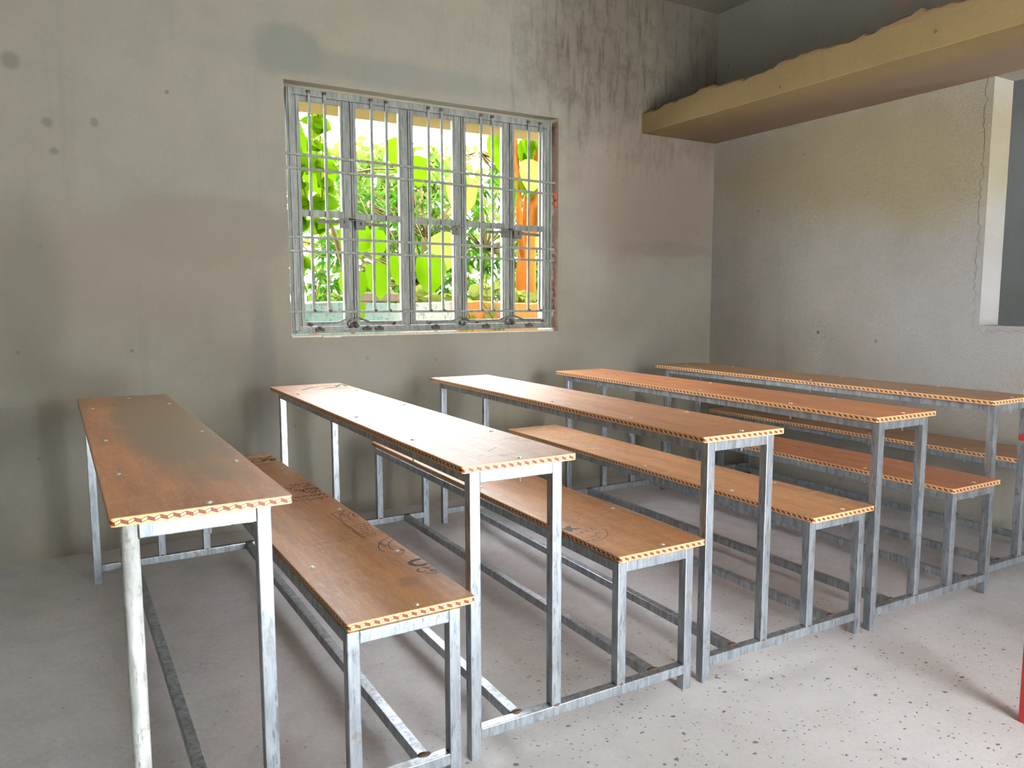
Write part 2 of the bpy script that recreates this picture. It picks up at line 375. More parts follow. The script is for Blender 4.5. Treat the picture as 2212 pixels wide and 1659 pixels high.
# ------------------------------------------------------------------ steel window
FY0, FY1 = .045, .085
win = bpy.data.objects.new('window_1', None); COL.objects.link(win); win['kind'] = 'structure'
FX0, FX1, FZ0, FZ1 = .462, 2.066, .990, 2.236
bm = bmesh.new()
for a in ((FX0, FX0+.036, FZ0, FZ1), (FX1-.036, FX1, FZ0, FZ1)):
    box(bm, a[0], a[1], FY0, FY1, a[2], a[3], .002)
box(bm, FX0+.036, FX1-.036, FY0, FY1, FZ1-.036, FZ1, .002)
box(bm, FX0+.036, FX1-.036, FY0, FY1, FZ0, FZ0+.034, .002)
box(bm, FX0+.008, FX0+.016, FY0-.008, FY0, FZ0, FZ1, .001); box(bm, FX1-.016, FX1-.008, FY0-.008, FY0, FZ0, FZ1, .001)
box(bm, FX0, FX1, FY0-.008, FY0, FZ0+.004, FZ0+.014, .001)
obj('window_frame', bm, steel_old, win)
mull = [(.768, .833), (1.086, .0), (1.433, .0), (1.757, .0)]
MC = [.783, 1.110, 1.437, 1.760]; MW = .092
for i, mc in enumerate(MC):
    bm = bmesh.new(); z0, z1 = FZ0+.034, FZ1-.036
    box(bm, mc-.012, mc+.012, FY0+.012, FY1, z0, z1, .0015)
    obj('mullion', bm, steel_old, win)
edges = [FX0+.036]+[v for mc in MC for v in (mc-.013, mc+.013)]+[FX1-.036]
for i in range(5):
    a, b = edges[2*i], edges[2*i+1]; z0, z1 = FZ0+.036, FZ1-.038
    bm = bmesh.new(); w = .030
    for (x0, x1) in ((a, a+w), (b-w, b)):
        box(bm, x0, x1, FY0+.004, FY0+.030, z0, z1, .0015); box(bm, x0+.010, x0+.018, FY0-.003, FY0+.004, z0, z1, .001)
    box(bm, a+w, b-w, FY0+.006, FY0+.028, z0, z0+.024); box(bm, a+w, b-w, FY0+.006, FY0+.028, z1-.024, z1)
    zm = 1.612-.004*i; box(bm, a+w, b-w, FY0+.006, FY0+.022, zm-.017, zm+.017)
    for k in range(5):   # screws and welds down the stile
        zz = z0+.12+k*.25+random.uniform(-.04, .04); blobm(bm, (a+.016 if k % 2 else b-.016, FY0+.003, zz), .0038, i*7+k, 1)
    obj('sash', bm, [steel_old, win_weld], win)
# casement handles at the meeting stiles
for (mc, side, zz) in ((MC[0]-.045, -1, 1.572), (MC[0]+.045, 1, 1.568), (MC[2]-.045, -1, 1.565), (MC[3]-.045, -1, 1.562), (MC[3]+.045, 1, 1.558)):
    bm = bmesh.new(); x = mc
    box(bm, x-.026, x+.026, .012, .020, zz-.032, zz+.018, .002)
    box(bm, x-.020, x+.020, .018, .044, zz-.012, zz+.012)
    bar(bm, (x, .008, zz), (x+side*.032, .008, zz), .010, .020, .002); bar(bm, (x+side*.02, .006, zz-.001), (x+side*.145, .004, zz-.006), .008, .016, .002)
    box(bm, x-side*.045-.014, x-side*.045+.014, .014, .022, zz+.014, zz+.024)
    blobm(bm, (x, .003, zz), .005, 3, 1)
    obj('window_handle', bm, [window_dark, win_weld], win)
# fixed grille of square bars in front of the sashes
GX0, GX1 = .444, 2.078
HB = [(1.903, 1.873), (1.833, 1.806), (1.487, 1.473), (1.416, 1.404), (1.104, 1.096)]
for z0, z1 in HB:
    bm = bmesh.new(); bar(bm, (GX0, .030, z0), (GX1, .030, z1), .012, .013, .001)
    for x in (.574, .656, .9085, .9925, 1.240, 1.321, 1.571, 1.6465, 1.895, 1.976): 
        t = (x-GX0)/(GX1-GX0)
        if z0 < 1.2: blobm(bm, (x, .028, z0+(z1-z0)*t+.004), .011, int(x*100), 1, (1, .6, .8))
    obj('grille_bar', bm, [steel_old, win_weld], win)
for x in (.574, .656, .9085, .9925, 1.240, 1.321, 1.571, 1.6465, 1.895, 1.976):
    bm = bmesh.new(); bar(bm, (x-.003, .0395, 1.098), (x+.002, .0395, FZ1-.012), .015, .008, .001, Vector((0, 1, 0)))
    blobm(bm, (x, .036, FZ1-.016), .012, int(x*90), 1, (1, .6, .7))
    obj('grille_bar', bm, [steel_old, win_weld], win)
# curved casement stays lying along the sill rail
for (x, side) in ((.800, 1), (1.435, -1), (1.775, 1), (1.74, -1), (.76, -1)):
    bm = bmesh.new(); z = FZ0+.052
    pts = [(x-side*.045, .022, z-.004), (x-side*.02, .018, z+.016), (x+side*.01, .016, z+.024), (x+side*.04, .018, z+.014), (x+side*.07, .020, z+.002), (x+side*.13, .022, z), (x+side*.21, .022, z-.002)]
    for A, B in zip(pts, pts[1:]): bar(bm, A, B, .006, .010, 0)
    blobm(bm, (x-side*.005, .022, z-.012), .016, 5, 1); blobm(bm, (x+side*.21, .024, z-.006), .010, 6, 1)
    obj('window_stay', bm, [window_dark, win_weld], win)
# hinges / lugs on the sill rail
for x in (.60, .86, .93, 1.27, 1.60, 1.90):
    bm = bmesh.new(); box(bm, x-.024, x+.024, .030, .046, FZ0+.008, FZ0+.026, .002); blobm(bm, (x, .032, FZ0+.028), .010, int(x*50), 0)
    obj('hinge', bm, win_weld, win)
# ragged reveal on the right with exposed mortar and a broken brick, and pale strip painted as daylight through the gap under the frame
bm = bmesh.new(); rnd = random.Random(11); rows = []
for i in range(61):
    z = WZ0+(WZ1-WZ0)*i/60
    rows.append([bm.verts.new((WX1-.001-rnd.uniform(0, .010)*(j in (1, 2)), yy, z)) for j, yy in enumerate((.0, .03, .12, WT))])
for A, B in zip(rows, rows[1:]):
    for k in range(3): bm.faces.new((A[k], A[k+1], B[k+1], B[k]))
obj('reveal_plaster', bm, plaster('reveal_render', (.26, .18, .13), fine=2.5), win)
bm = bmesh.new(); blobm(bm, (WX1-.002, .030, 1.80), .032, 8, 0, (.45, .8, 1.0)); blobm(bm, (WX1-.002, .024, 1.75), .022, 9, 0, (.4, .8, 1.0))
obj('broken_brick', bm, flat('brick_red', (.50, .13, .06), .9, 0, 60, .5), win)
bm = bmesh.new(); box(bm, WX0+.004, WX1-.03, .004, .05, WZ0, WZ0+.010); box(bm, .60, .70, -.006, .03, WZ0-.004, WZ0+.007, .002)
obj('sill_light_strip', bm, flat('pale_daylight_strip', (.55, .50, .40), .8, 0, 50, .5), win)

# ------------------------------------------------------------------ desks with attached benches
H, HB_, TH, LT, TB = .76, .452, .0175, 2.03, .029
V0, V1, ZR = .018, 1.940, .079
def outline(w, l, r=.007, n=4):
    pts = []
    for (cx, cy_, a0) in ((r, r, PI), (w-r, r, 1.5*PI), (w-r, l-r, 0), (r, l-r, .5*PI)):
        for k in range(n+1):
            a = a0+k/n*PI/2; pts.append((cx+r*math.cos(a), cy_+r*math.sin(a)))
    return pts
def board(name, w, l, ztop, m, parent, loc=(0, 0), rot=0):
    bm = bmesh.new(); e = .0016; pts = outline(w-2*e, l-2*e)
    top = [bm.verts.new((x+e, y+e, 0)) for x, y in pts]; bot = [bm.verts.new((x+e, y+e, -TH)) for x, y in pts]
    bm.faces.new(top); bm.faces.new(bot[::-1]); n = len(pts)
    for i in range(n): bm.faces.new((top[i], bot[i], bot[(i+1) % n], top[(i+1) % n]))
    o = obj(name, bm, m, parent); o.location = (loc[0], loc[1], ztop); o.rotation_euler = (0, 0, rot)
    bm = bmesh.new(); uvl = bm.loops.layers.uv.new('UVMap'); P = outline(w, l, .008); n = len(P); s = 0.0; zt, zb = -.0004, -TH+.0002
    for i in range(n):
        a, b = P[i], P[(i+1) % n]; d = math.dist(a, b)
        vs = [bm.verts.new((a[0], a[1], zb)), bm.verts.new((b[0], b[1], zb)), bm.verts.new((b[0], b[1], zt)), bm.verts.new((a[0], a[1], zt))]
        f = bm.faces.new(vs); f.smooth = d < .01
        for lp, uv in zip(f.loops, ((s, 0), (s+d, 0), (s+d, 1), (s, 1))): lp[uvl].uv = uv
        # thin upper and lower lips joining the strip to the board
        ia, ib = (a[0]+(w/2-a[0])*.01, a[1]+(l/2-a[1])*.002), (b[0]+(w/2-b[0])*.01, b[1]+(l/2-b[1])*.002)
        for z in (zt, zb):
            q = [bm.verts.new((a[0], a[1], z)), bm.verts.new((b[0], b[1], z)), bm.verts.new((ib[0], ib[1], z)), bm.verts.new((ia[0], ia[1], z))]
            f = bm.faces.new(q if z == zt else q[::-1])
            for lp in f.loops: lp[uvl].uv = (0, .98)
        s += d
    obj('edge_band', bm, band_mat, o)
    return o
bolt_me = None
def bolt(parent, x, y, long=.05):
    global bolt_me
    if bolt_me is None:
        bm = bmesh.new(); tube(bm, [(0, 0, -.0002), (0, 0, .0012)], .0078, 14); tube(bm, [(0, 0, .0012), (0, 0, .0028), (0, 0, .0036)], .006, 12, taper=[.0062, .0052, .0025])
        tube(bm, [(0, 0, -.001), (0, 0, -.062)], .0030, 8); tube(bm, [(0, 0, -.0425), (0, 0, -.047)], .0062, 6)
        o = obj('bolt', bm, bolt_mat, parent); bolt_me = o.data
    else:
        o = bpy.data.objects.new('bolt', bolt_me); COL.objects.link(o); o.parent = parent
    o.location = (x, y, 0); return o

def unit(x, y, th, brel, bw, brot, seed, label, tm, bmx, L0=.032):
    t = thing('bench_desk', label, 'school bench', (x, y, 0), th, 'steel and plywood bench desks in a row')
    zt, zb = H-TH, HB_-TH
    ui, uo = brel[0]+.010, brel[0]+.258
    top = board('desk_top', .334, LT, H, tm, t)
    seat = board('bench_seat', bw, LT, HB_, bmx, t, brel, brot)
    for o_, w in ((top, .334), (seat, bw)):
        for (u, v) in ((.040, .40), (.040, .90), (.040, 1.67), (w-.032, .41), (w-.032, .92 if seed % 2 else 1.11), (w-.032, 1.67), (.176, .026), (.182, 1.945)):
            bolt(o_, u, v)
    def leg(u, v, z0, z1, foot=False):
        bm = bmesh.new()
        if seed == 1 and u < .1 and v < .1: tube(bm, [(0, 0, z0), (0, 0, z1)], .0165, 20)     # this one leg is a round pipe
        else: box(bm, -TB/2, TB/2, -TB/2, TB/2, z0, z1, .0022)
        k = int(u*1000+v*77+seed*13)
        s_in = 1 if u < (.1 if z1 > .6 else ui+.1) else -1
        blobm(bm, (s_in*TB*.5, 0, z1-.022), .0105, k, 1, (.55, 1.05, 1.1))
        blobm(bm, (0, (1 if v < 1 else -1)*TB*.5, z1-.024), .010, k+1, 1, (1.05, .5, 1.1))
        if not foot: blobm(bm, (.0, 0, z0+.002), .0165, k+2, 1, (1.05, 1.02, .42))
        else: blobm(bm, (s_in*TB*.45, 0, ZR-.012), .0125, k+3, 1, (.5, 1.02, 1.15))
        o = obj('leg', bm, [pipe_mat if seed == 1 and u < .1 and v < .1 else steel_mat, weld_mat], t); o.location = (u, v, 0); return o
    for v in (V0, V1):
        leg(L0, v, 0, zt, True); leg(.276, v, ZR, zt); leg(ui, v, ZR, zb); leg(uo, v, 0, zb, True)
        bm = bmesh.new(); box(bm, L0+TB/2, uo-TB/2, v-TB/2, v+TB/2, ZR-TB, ZR, .0022); obj('floor_rail', bm, steel_mat, t)
        for (a, b, z) in ((L0, .276, zt), (ui, uo, zb)):
            bm = bmesh.new(); box(bm, a+TB/2, b-TB/2, v-TB/2, v+TB/2, z-TB, z-.0005, .0022); obj('top_rail', bm, steel_mat, t)
    for (u, z) in ((L0, zt), (.276, zt), (ui, zb), (uo, zb)):
        bm = bmesh.new(); box(bm, u-TB/2, u+TB/2, V0+TB/2, V1-TB/2, z-TB, z-.0005, .0022); obj('top_rail', bm, steel_mat, t)
    for u in (.168, .632):
        bm = bmesh.new(); box(bm, u-TB/2, u+TB/2, V0+TB/2, V1-TB/2, ZR-TB, ZR, .0022)
        for vv in (V0+TB/2, V1-TB/2): blobm(bm, (u, vv, ZR), .014, int(u*99+seed), 1, (1.2, .7, .28))
        obj('stretcher', bm, [steel_mat, weld_mat], t)
    return t, top, seat

units = [
    (-.523, -2.407, .007, (.446, .012), .318, .001, 1, 'leftmost bench desk, its top grey-green on one side, nearest the camera', (1.08, 1.08, 1.08), (1.14, 1.24, 1.22)),
    (.230, -2.347, -.009, (.484, .004), .320, -.003, 2, 'second bench desk from the left, top washed white by window glare', (1, 1, 1), (1.02, 1.06, 1.0)),
    (1.018, -2.352, -.025, (.4765, -.008), .311, .010, 3, 'middle bench desk of the five, pale glare only on its far half', (1, .95, .9), (1.02, 1.08, 1.08)),
    (1.789, -2.381, -.022, (.475, .004), .320, .005, 4, 'fourth bench desk from the left, red-brown with chalky smears on its seat', (1.12, .92, .8), (1.15, .95, .95)),
    (2.576, -2.351, -.012, (.4834, -.012), .316, .020, 5, 'rightmost bench desk, dull brown seat against the right wall', (.72, .82, .85), (.62, .72, .9)),
]
U = []
for (x, y, th, rel, bw, br, sd, lab, tt, tb) in units:
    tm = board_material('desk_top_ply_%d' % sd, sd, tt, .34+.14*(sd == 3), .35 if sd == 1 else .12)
    bmx = board_material('bench_seat_ply_%d' % sd, sd+20, tb, .36+.14*(sd == 3), .05)
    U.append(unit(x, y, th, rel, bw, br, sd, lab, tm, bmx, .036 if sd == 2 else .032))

# ---- ink stamps, pen marks and scuffs on the boards (local board coordinates, metres)
ZM = .0006
def ribbon(bm, pts, w, closed=False, z=ZM):
    pts = [Vector((p[0], p[1], z)) for p in pts]
    if len(pts) > 2:   # smooth by Catmull-Rom
        q = []; n = len(pts)
        for i in range(n-1):
            p0, p1, p2, p3 = pts[max(i-1, 0)], pts[i], pts[i+1], pts[min(i+2, n-1)]
            for k in range(5):
                t = k/5; q.append(.5*((2*p1)+(p2-p0)*t+(2*p0-5*p1+4*p2-p3)*t*t+(3*p1-p0-3*p2+p3)*t**3))
        q.append(pts[-1]); pts = q
    L, R = [], []; n = len(pts)
    for i, p in enumerate(pts):
        d = (pts[min(i+1, n-1)]-pts[max(i-1, 0)]); s = Vector((-d.y, d.x, 0)).normalized()*w/2
        L.append(bm.verts.new(p+s)); R.append(bm.verts.new(p-s))
    for i in range(n-1): bm.faces.new((L[i], R[i], R[i+1], L[i+1]))
def poly(bm, pts, z=ZM): bm.faces.new([bm.verts.new((x, y, z)) for x, y in pts])
def text(name, body, x, y, size, rot, m, parent, sx=1.0, shear=0, clip=None):
    c = bpy.data.curves.new(name, 'FONT'); c.body = body; c.size = size; c.shear = shear; c.resolution_u = 3
    tmp = bpy.data.objects.new(name, c); COL.objects.link(tmp)
    dg = bpy.context.evaluated_depsgraph_get(); me = bpy.data.meshes.new_from_object(tmp.evaluated_get(dg))
    bpy.data.objects.remove(tmp); bpy.data.curves.remove(c)
    me.materials.clear(); me.materials.append(m)
    me.transform(Matrix.Translation((x, y, ZM)) @ Matrix.Rotation(rot, 4, 'Z') @ Matrix.Diagonal((sx, 1, 1, 1)))
    if clip:
        b2 = bmesh.new(); b2.from_mesh(me)
        bmesh.ops.bisect_plane(b2, geom=b2.verts[:]+b2.edges[:]+b2.faces[:], plane_co=(clip, 0, 0), plane_no=(1, 0, 0), clear_outer=True)
        b2.to_mesh(me); b2.free()
    o = bpy.data.objects.new(name, me); COL.objects.link(o); o.parent = parent; return o
s1 = U[0][2]; E1 = .315
def clipx(bm, x):
    bmesh.ops.bisect_plane(bm, geom=bm.verts[:]+bm.edges[:]+bm.faces[:], plane_co=(x, 0, 0), plane_no=(1, 0, 0), clear_outer=True)
k = -.026   # marks sit along the right edge of the trimmed board
def sh(L, dx=k): return [(a+dx, b) for a, b in L]
bm = bmesh.new()
ribbon(bm, sh([(.347, .900), (.271, .878)]), .002); ribbon(bm, sh([(.271, .878), (.277, .572)]), .0025); ribbon(bm, sh([(.277, .572), (.346, .576)]), .002)
ribbon(bm, sh([(.265, .753), (.269, .677)]), .0018); ribbon(bm, sh([(.269, .66), (.270, .564)]), .0025)
ribbon(bm, sh([(.322, .893), (.287, .833), (.279, .787), (.293, .761)]), .002); ribbon(bm, sh([(.341, .872), (.314, .834), (.304, .780), (.312, .766)]), .002)
ribbon(bm, sh([(.336, .843), (.328, .822), (.331, .800), (.349, .797)]), .004)
ribbon(bm, sh([(.346, .545), (.308, .514), (.284, .480), (.274, .440), (.280, .417)]), .0025)
ribbon(bm, sh([(.347, .512), (.322, .491), (.309, .465), (.304, .434), (.309, .418)]), .0025)
ribbon(bm, sh([(.309, .418), (.330, .399)]), .002); ribbon(bm, sh([(.330, .399), (.312, .375)]), .002); ribbon(bm, sh([(.312, .375), (.299, .389)]), .002)
clipx(bm, E1); obj('ink_stamp', bm, ink_mat, s1)
for body, (x, y), sz in (('U M A E', (.284, .703), .019), ('F V PSR', (.288, .680), .017), ('X: S Y', (.294, .655), .017), ('O T X', (.288, .632), .018), ('BATCH', (.284, .607), .0185), ('YEAR O', (.284, .585), .0185)):
    text('stamp_text', body, x+k, y, sz, .06, ink_mat, s1, .92, 0, E1)
text('stamp_text', 'BOM', .291+k, .86, .014, -1.25, ink_mat, s1, 1, 0, E1); text('stamp_text', 'WORK', .288+k, .505, .016, -1.45, ink_mat, s1, 1, 0, E1)
text('stamp_text', 'R', .325+k, .40, .024, .3, ink_mat, s1, 1, 0, E1)
bm = bmesh.new()
ribbon(bm, sh([(.353, .309), (.328, .311), (.306, .301), (.303, .281), (.318, .264), (.342, .268)]), .013)
ribbon(bm, sh([(.306, .241), (.295, .231), (.299, .217), (.315, .216)]), .005); ribbon(bm, sh([(.318, .248), (.330, .227)]), .004); ribbon(bm, sh([(.342, .253), (.350, .236)]), .004); ribbon(bm, sh([(.324, .238), (.348, .242)]), .004)
ribbon(bm, sh([(.306, .202), (.326, .192), (.342, .188)]), .004); ribbon(bm, sh([(.325, .212), (.333, .203), (.342, .210), (.333, .218), (.325, .212)]), .005)
clipx(bm, E1); obj('ink_stamp', bm, grey_ink, s1)
bm = bmesh.new()
ribbon(bm, [(.20, 1.925), (.245, 1.950), (.262, 1.925), (.215, 1.895), (.200, 1.862), (.240, 1.855)], .011)
ribbon(bm, [(.315, 1.965), (.270, 1.905), (.248, 1.862), (.275, 1.885), (.300, 1.900), (.285, 1.858), (.300, 1.850)], .012); ribbon(bm, [(.298, 1.855), (.312, 1.895)], .010)
clipx(bm, E1); obj('ink_script', bm, green_ink, s1)
text('stamp_text', 'GOOD WOOD', .195, 1.785, .020, .04, green_ink, s1, .95, 0, E1)
bm = bmesh.new(); rnd = random.Random(21)
for (u0, u1, v, n_) in ((.232, .31, 1.345, 4), (.205, .31, 1.305, 4), (.225, .31, 1.255, 5), (.25, .31, 1.205, 4), (.20, .31, 1.15, 6), (.18, .31, 1.10, 6)):
    x = u0
    for j in range(n_):
        w = (u1-u0)/n_; a = rnd.uniform(-.010, .010)
        ribbon(bm, [(x, v+a), (x+w*.3, v+rnd.uniform(0, .022)), (x+w*.6, v-rnd.uniform(0, .018)), (x+w*.85, v+rnd.uniform(-.01, .015))], .0035)
        x += w
ribbon(bm, [(.245, 1.26), (.252, 1.216), (.262, 1.258), (.300, 1.262), (.312, 1.250), (.300, 1.233), (.270, 1.234)], .005)
clipx(bm, E1); obj('pen_marks', bm, brown_ink, s1)
def scuff(bm, cx, cy_, ru, rv, n, seed):
    rnd = random.Random(seed)
    for i in range(n):
        a = rnd.uniform(0, 2*PI); r = math.sqrt(rnd.random()); x, y = cx+ru*r*math.cos(a), cy_+rv*r*math.sin(a)
        l = rnd.uniform(.004, .012); th_ = rnd.uniform(-.5, .5)
        ribbon(bm, [(x, y), (x+l*math.cos(th_), y+l*math.sin(th_))], rnd.uniform(.0008, .0022))
for a in ((.185, .64, .04, .07, 200, 1), (.215, .17, .04, .035, 160, 2), (.08, .60, .06, .12, 120, 4)):
    bm = bmesh.new(); scuff(bm, *a); obj('scuff_marks', bm, scuff_mat, s1)
bm = bmesh.new()
ribbon(bm, [(.19, .50), (.21, .46), (.215, .43), (.235, .38), (.25, .35)], .0014); ribbon(bm, [(.24, .33), (.258, .29), (.26, .25)], .0012)
obj('scratch', bm, scuff_mat, s1)
# desk 2: pencil marks near the front, faded script at the far end
t2 = U[1][1]; bm = bmesh.new(); rnd = random.Random(5)
for (x, y, w_, n_) in ((.077, .086, .03, 2), (.105, .083, .05, 3), (.150, .070, .03, 2), (.159, .37, .03, 2), (.19, .335, .03, 2), (.26, .27, .05, 5), (.285, .22, .04, 4)):
    for j in range(n_):
        xx, yy = x+rnd.uniform(-.01, w_), y+rnd.uniform(-.012, .012)
        ribbon(bm, [(xx, yy), (xx+.008, yy+rnd.uniform(-.006, .006)), (xx+.018, yy+rnd.uniform(-.004, .004)), (xx+.026, yy+rnd.uniform(-.003, .006))], .0014)
    obj('pen_marks', bm, ink_mat, t2); bm = bmesh.new()
bm.free()
bm = bmesh.new(); ribbon(bm, [(.142, .135), (.165, .155), (.192, .177)], .003); obj('pen_marks', bm, faint_ink, t2)
bm = bmesh.new()
ribbon(bm, [(.09, 1.80), (.17, 1.89), (.27, 1.93), (.264, 1.85), (.19, 1.825), (.27, 1.86)], .011); ribbon(bm, [(.278, 1.874), (.315, 1.95), (.318, 1.875), (.30, 1.86)], .012); ribbon(bm, [(.153, 1.775), (.21, 1.785), (.261, 1.79), (.31, 1.80)], .006)
obj('ink_script', bm, green_ink, t2)
# desk 2 bench: round stamp, arrow head and dart
s2 = U[1][2]; bm = bmesh.new()
for A, B in (((.062, .384), (.116, .361)), ((.116, .361), (.069, .331)), ((.069, .331), (.062, .384)), ((.045, .43), (.062, .395))): ribbon(bm, [A, B], .0014)
ribbon(bm, [(.117, .241), (.112, .213), (.099, .187), (.077, .166), (.046, .151), (.012, .148)], .0025); ribbon(bm, [(.066, .232), (.073, .215), (.064, .197), (.040, .186), (.012, .186)], .0022)
obj('ink_stamp', bm, grey_ink, s2)
bm = bmesh.new(); poly(bm, [(.048, .312), (.036, .292), (.065, .270), (.041, .272), (.028, .276), (.016, .254), (.012, .272), (.005, .300), (.020, .298), (.030, .314)]); obj('ink_stamp', bm, grey_ink, s2)
for ch, x, y, r in (('C', .016, .218, .5), ('K', .038, .228, .35), ('E', .058, .235, .1), ('D', .078, .240, -.1)): text('stamp_text', ch, x, y, .026, r, grey_ink, s2)
for ch, x, y, r in (('A', .005, .154, .15), ('B', .026, .156, .3), ('U', .047, .162, .55), ('I', .064, .172, .8), ('L', .076, .184, 1.0), ('D', .085, .202, 1.3)): text('stamp_text', ch, x, y, .020, r, grey_ink, s2)
# desk 4 bench: faint rings and a chalky smear
s4 = U[3][2]; bm = bmesh.new()
for r in (.016, .028, .040): ribbon(bm, [(.160+r*.8*math.cos(a), .520+r*math.sin(a)) for a in [j*.5 for j in range(3, 12)]], .0016)
for r in (.018, .030): ribbon(bm, [(.225+r*.8*math.cos(a), .285+r*math.sin(a)) for a in [j*.5 for j in range(0, 12)]], .0016)
ribbon(bm, [(.17, .93), (.19, .87), (.16, .83), (.18, .77), (.15, .73), (.17, .66)], .003); ribbon(bm, [(.12, .68), (.10, .62), (.13, .57)], .0025)
obj('ink_stamp', bm, faint_ink, s4)
for a in ((.10, .36, .03, .07, 120, 8), (.16, .23, .05, .06, 120, 9)):
    bm = bmesh.new(); scuff(bm, *a); obj('scuff_marks', bm, scuff_mat, s4)
t4 = U[3][1]; bm = bmesh.new(); ribbon(bm, [(.12, 1.78), (.14, 1.74), (.12, 1.70), (.15, 1.66), (.13, 1.62)], .004); obj('pen_marks', bm, brown_ink, t4)

# ------------------------------------------------------------------ red table, mostly outside the frame on the right
t = thing('table', 'red painted table, just its edge and one leg at the right border', 'table', (1.602, -2.913, 0))
bm = bmesh.new(); box(bm, 0, .62, -1.15, 0, .783, .80, .003); obj('table_top', bm, red_mat, t)
for (u, v) in ((.034, -.038), (.586, -.038), (.034, -1.112), (.586, -1.112)):
    bm = bmesh.new(); box(bm, u-.003, u+.037-.003, v-.037+.003, v+.003, 0, .783, .002) if u < .3 else box(bm, u-.034, u+.003, v-.034, v+.003, 0, .783, .002)
    obj('leg', bm, red_mat, t)
bm = bmesh.new(); box(bm, .068, .55, -.065, -.045, .72, .783); obj('apron', bm, red_mat, t)

# ------------------------------------------------------------------ garden outside the window
bm = bmesh.new(); box(bm, -12, 18, WT+.02, 26, -.35, -.25); struct('ground', bm, flat('garden_soil', (.10, .085, .05), .95, 0, 3, .4))
bm = bmesh.new(); box(bm, -.6, 3.4, WT, .66, 2.262, 2.34, .004); struct('trim_3', bm, plaster('sunlit_overhang_concrete', (.20, .15, .05), fine=1.5))  # warm bounce of the sun painted into the concrete colour
def garden_wall_mat():
    m, nt, b = mat('peeling_garden_wall'); g = G(nt); p = g.pos(); sx = g.n('ShaderNodeSeparateXYZ'); g.L.new(p, sx.inputs[0])
    x = g.math('ADD', sx.outputs[0], g.math('MULTIPLY', g.math('SUBTRACT', g.noise(p, 3, 4), .5), .5))
    sp_ = g.noise(g.mapping(p, (26, 26, 9)), 1.5, 4, .7)
    mint = g.mix(g.ramp(sp_, [(.52, 0.0), (.66, 1.0)]), (.047, .066, .053), (.020, .034, .028))
    white = g.mix(g.ramp(sp_, [(.52, 0.0), (.66, 1.0)]), (.09, .09, .073), (.025, .028, .022))
    orange = g.mix(g.ramp(g.noise(p, 7, 5), [(.4, 0.0), (.65, 1.0)]), (.095, .032, .006), (.062, .036, .005))
    f1 = g.n('ShaderNodeMapRange'); g.put(f1.inputs[0], x); f1.inputs[1].default_value = 1.9; f1.inputs[2].default_value = 2.2
    f2 = g.n('ShaderNodeMapRange'); g.put(f2.inputs[0], x); f2.inputs[1].default_value = 2.62; f2.inputs[2].default_value = 2.70
    c = g.mix(f1.outputs[0], mint, white); c = g.mix(f2.outputs[0], c, orange)
    peel = g.ramp(g.noise(p, 4.5, 4, .5), [(.60, 0.0), (.61, 1.0)]); c = g.mix(peel, c, (.06, .038, .024))
    g.L.new(c, b.inputs['Base Color']); b.inputs['Roughness'].default_value = .9; b.inputs['Specular IOR Level'].default_value = .1
    g.L.new(g.bump(sp_, .4, .01), b.inputs['Normal']); return m
bm = bmesh.new(); rnd = random.Random(3); n = 120
rows = []
for i in range(n+1):
    x = -1.5+i/n*8; zt = 1.148+.012*math.sin(x*5)+rnd.uniform(-.006, .006)
    rows.append([bm.verts.new(q) for q in ((x, 2.6, -.3), (x, 2.6, zt-.01), (x, 2.62, zt), (x, 2.76, zt), (x, 2.78, -.3))])
for A, B in zip(rows, rows[1:]):
    for k_ in range(4): bm.faces.new((A[k_], A[k_+1], B[k_+1], B[k_]))
o = obj('garden_wall', bm, garden_wall_mat()); tag(o, 'low garden wall outside, peeling mint paint turning orange to the right', 'wall')
bm = bmesh.new(); box(bm, 1.70, 2.10, 2.60, 2.84, 1.152, 1.235, .014)
for v in bm.verts: v.co.z += .02*math.sin(v.co.x*9)*(v.co.z > 1.2)
o = obj('stone_slab', bm, flat('weathered_stone', (.05, .038, .024), .9, 0, 25, .4)); tag(o, 'broken brown stone slab lying on top of the garden wall', 'stone')

def leaf_mat(name, a, b_, trans):
    m, nt, b = mat(name); g = G(nt); n = g.noise(g.pos(), 6, 3); K = .10; a, b_, trans = (tuple(K*v for v in q) for q in (a, b_, trans)); c = g.mix(g.ramp(n, [(.35, 0.0), (.65, 1.0)]), a, b_)
    out = nt.nodes['Material Output']; df = g.n('ShaderNodeBsdfDiffuse'); tr = g.n('ShaderNodeBsdfTranslucent'); mx = g.n('ShaderNodeMixShader'); mx.inputs[0].default_value = .6
    g.L.new(c, df.inputs[0]); g.L.new(g.mix(.5, c, trans), tr.inputs[0]); g.L.new(df.outputs[0], mx.inputs[1]); g.L.new(tr.outputs[0], mx.inputs[2]); g.L.new(mx.outputs[0], out.inputs[0])
    nt.nodes.remove(b); return m
big_leaf = leaf_mat('lime_leaf', (.22, .50, .008), (.30, .62, .012), (.50, .95, .01))
vine_leaf = leaf_mat('vine_leaf', (.18, .52, .01), (.42, .78, .015), (.50, 1.0, .01))
mango_leaf = leaf_mat('narrow_leaf', (.07, .30, .05), (.20, .50, .04), (.28, .80, .05))
pale_leaf = leaf_mat('yellow_leaf', (.55, .68, .10), (.70, .80, .22), (.90, .98, .15))
far_leaf = leaf_mat('distant_leaf', (.32, .80, .08), (.65, .95, .14), (.80, 1.0, .18))
bark_o = flat('orange_bark', (.085, .026, .003), .9, 0, 14, .45); bark = flat('brown_bark', (.05, .033, .015), .9, 0, 20, .4)
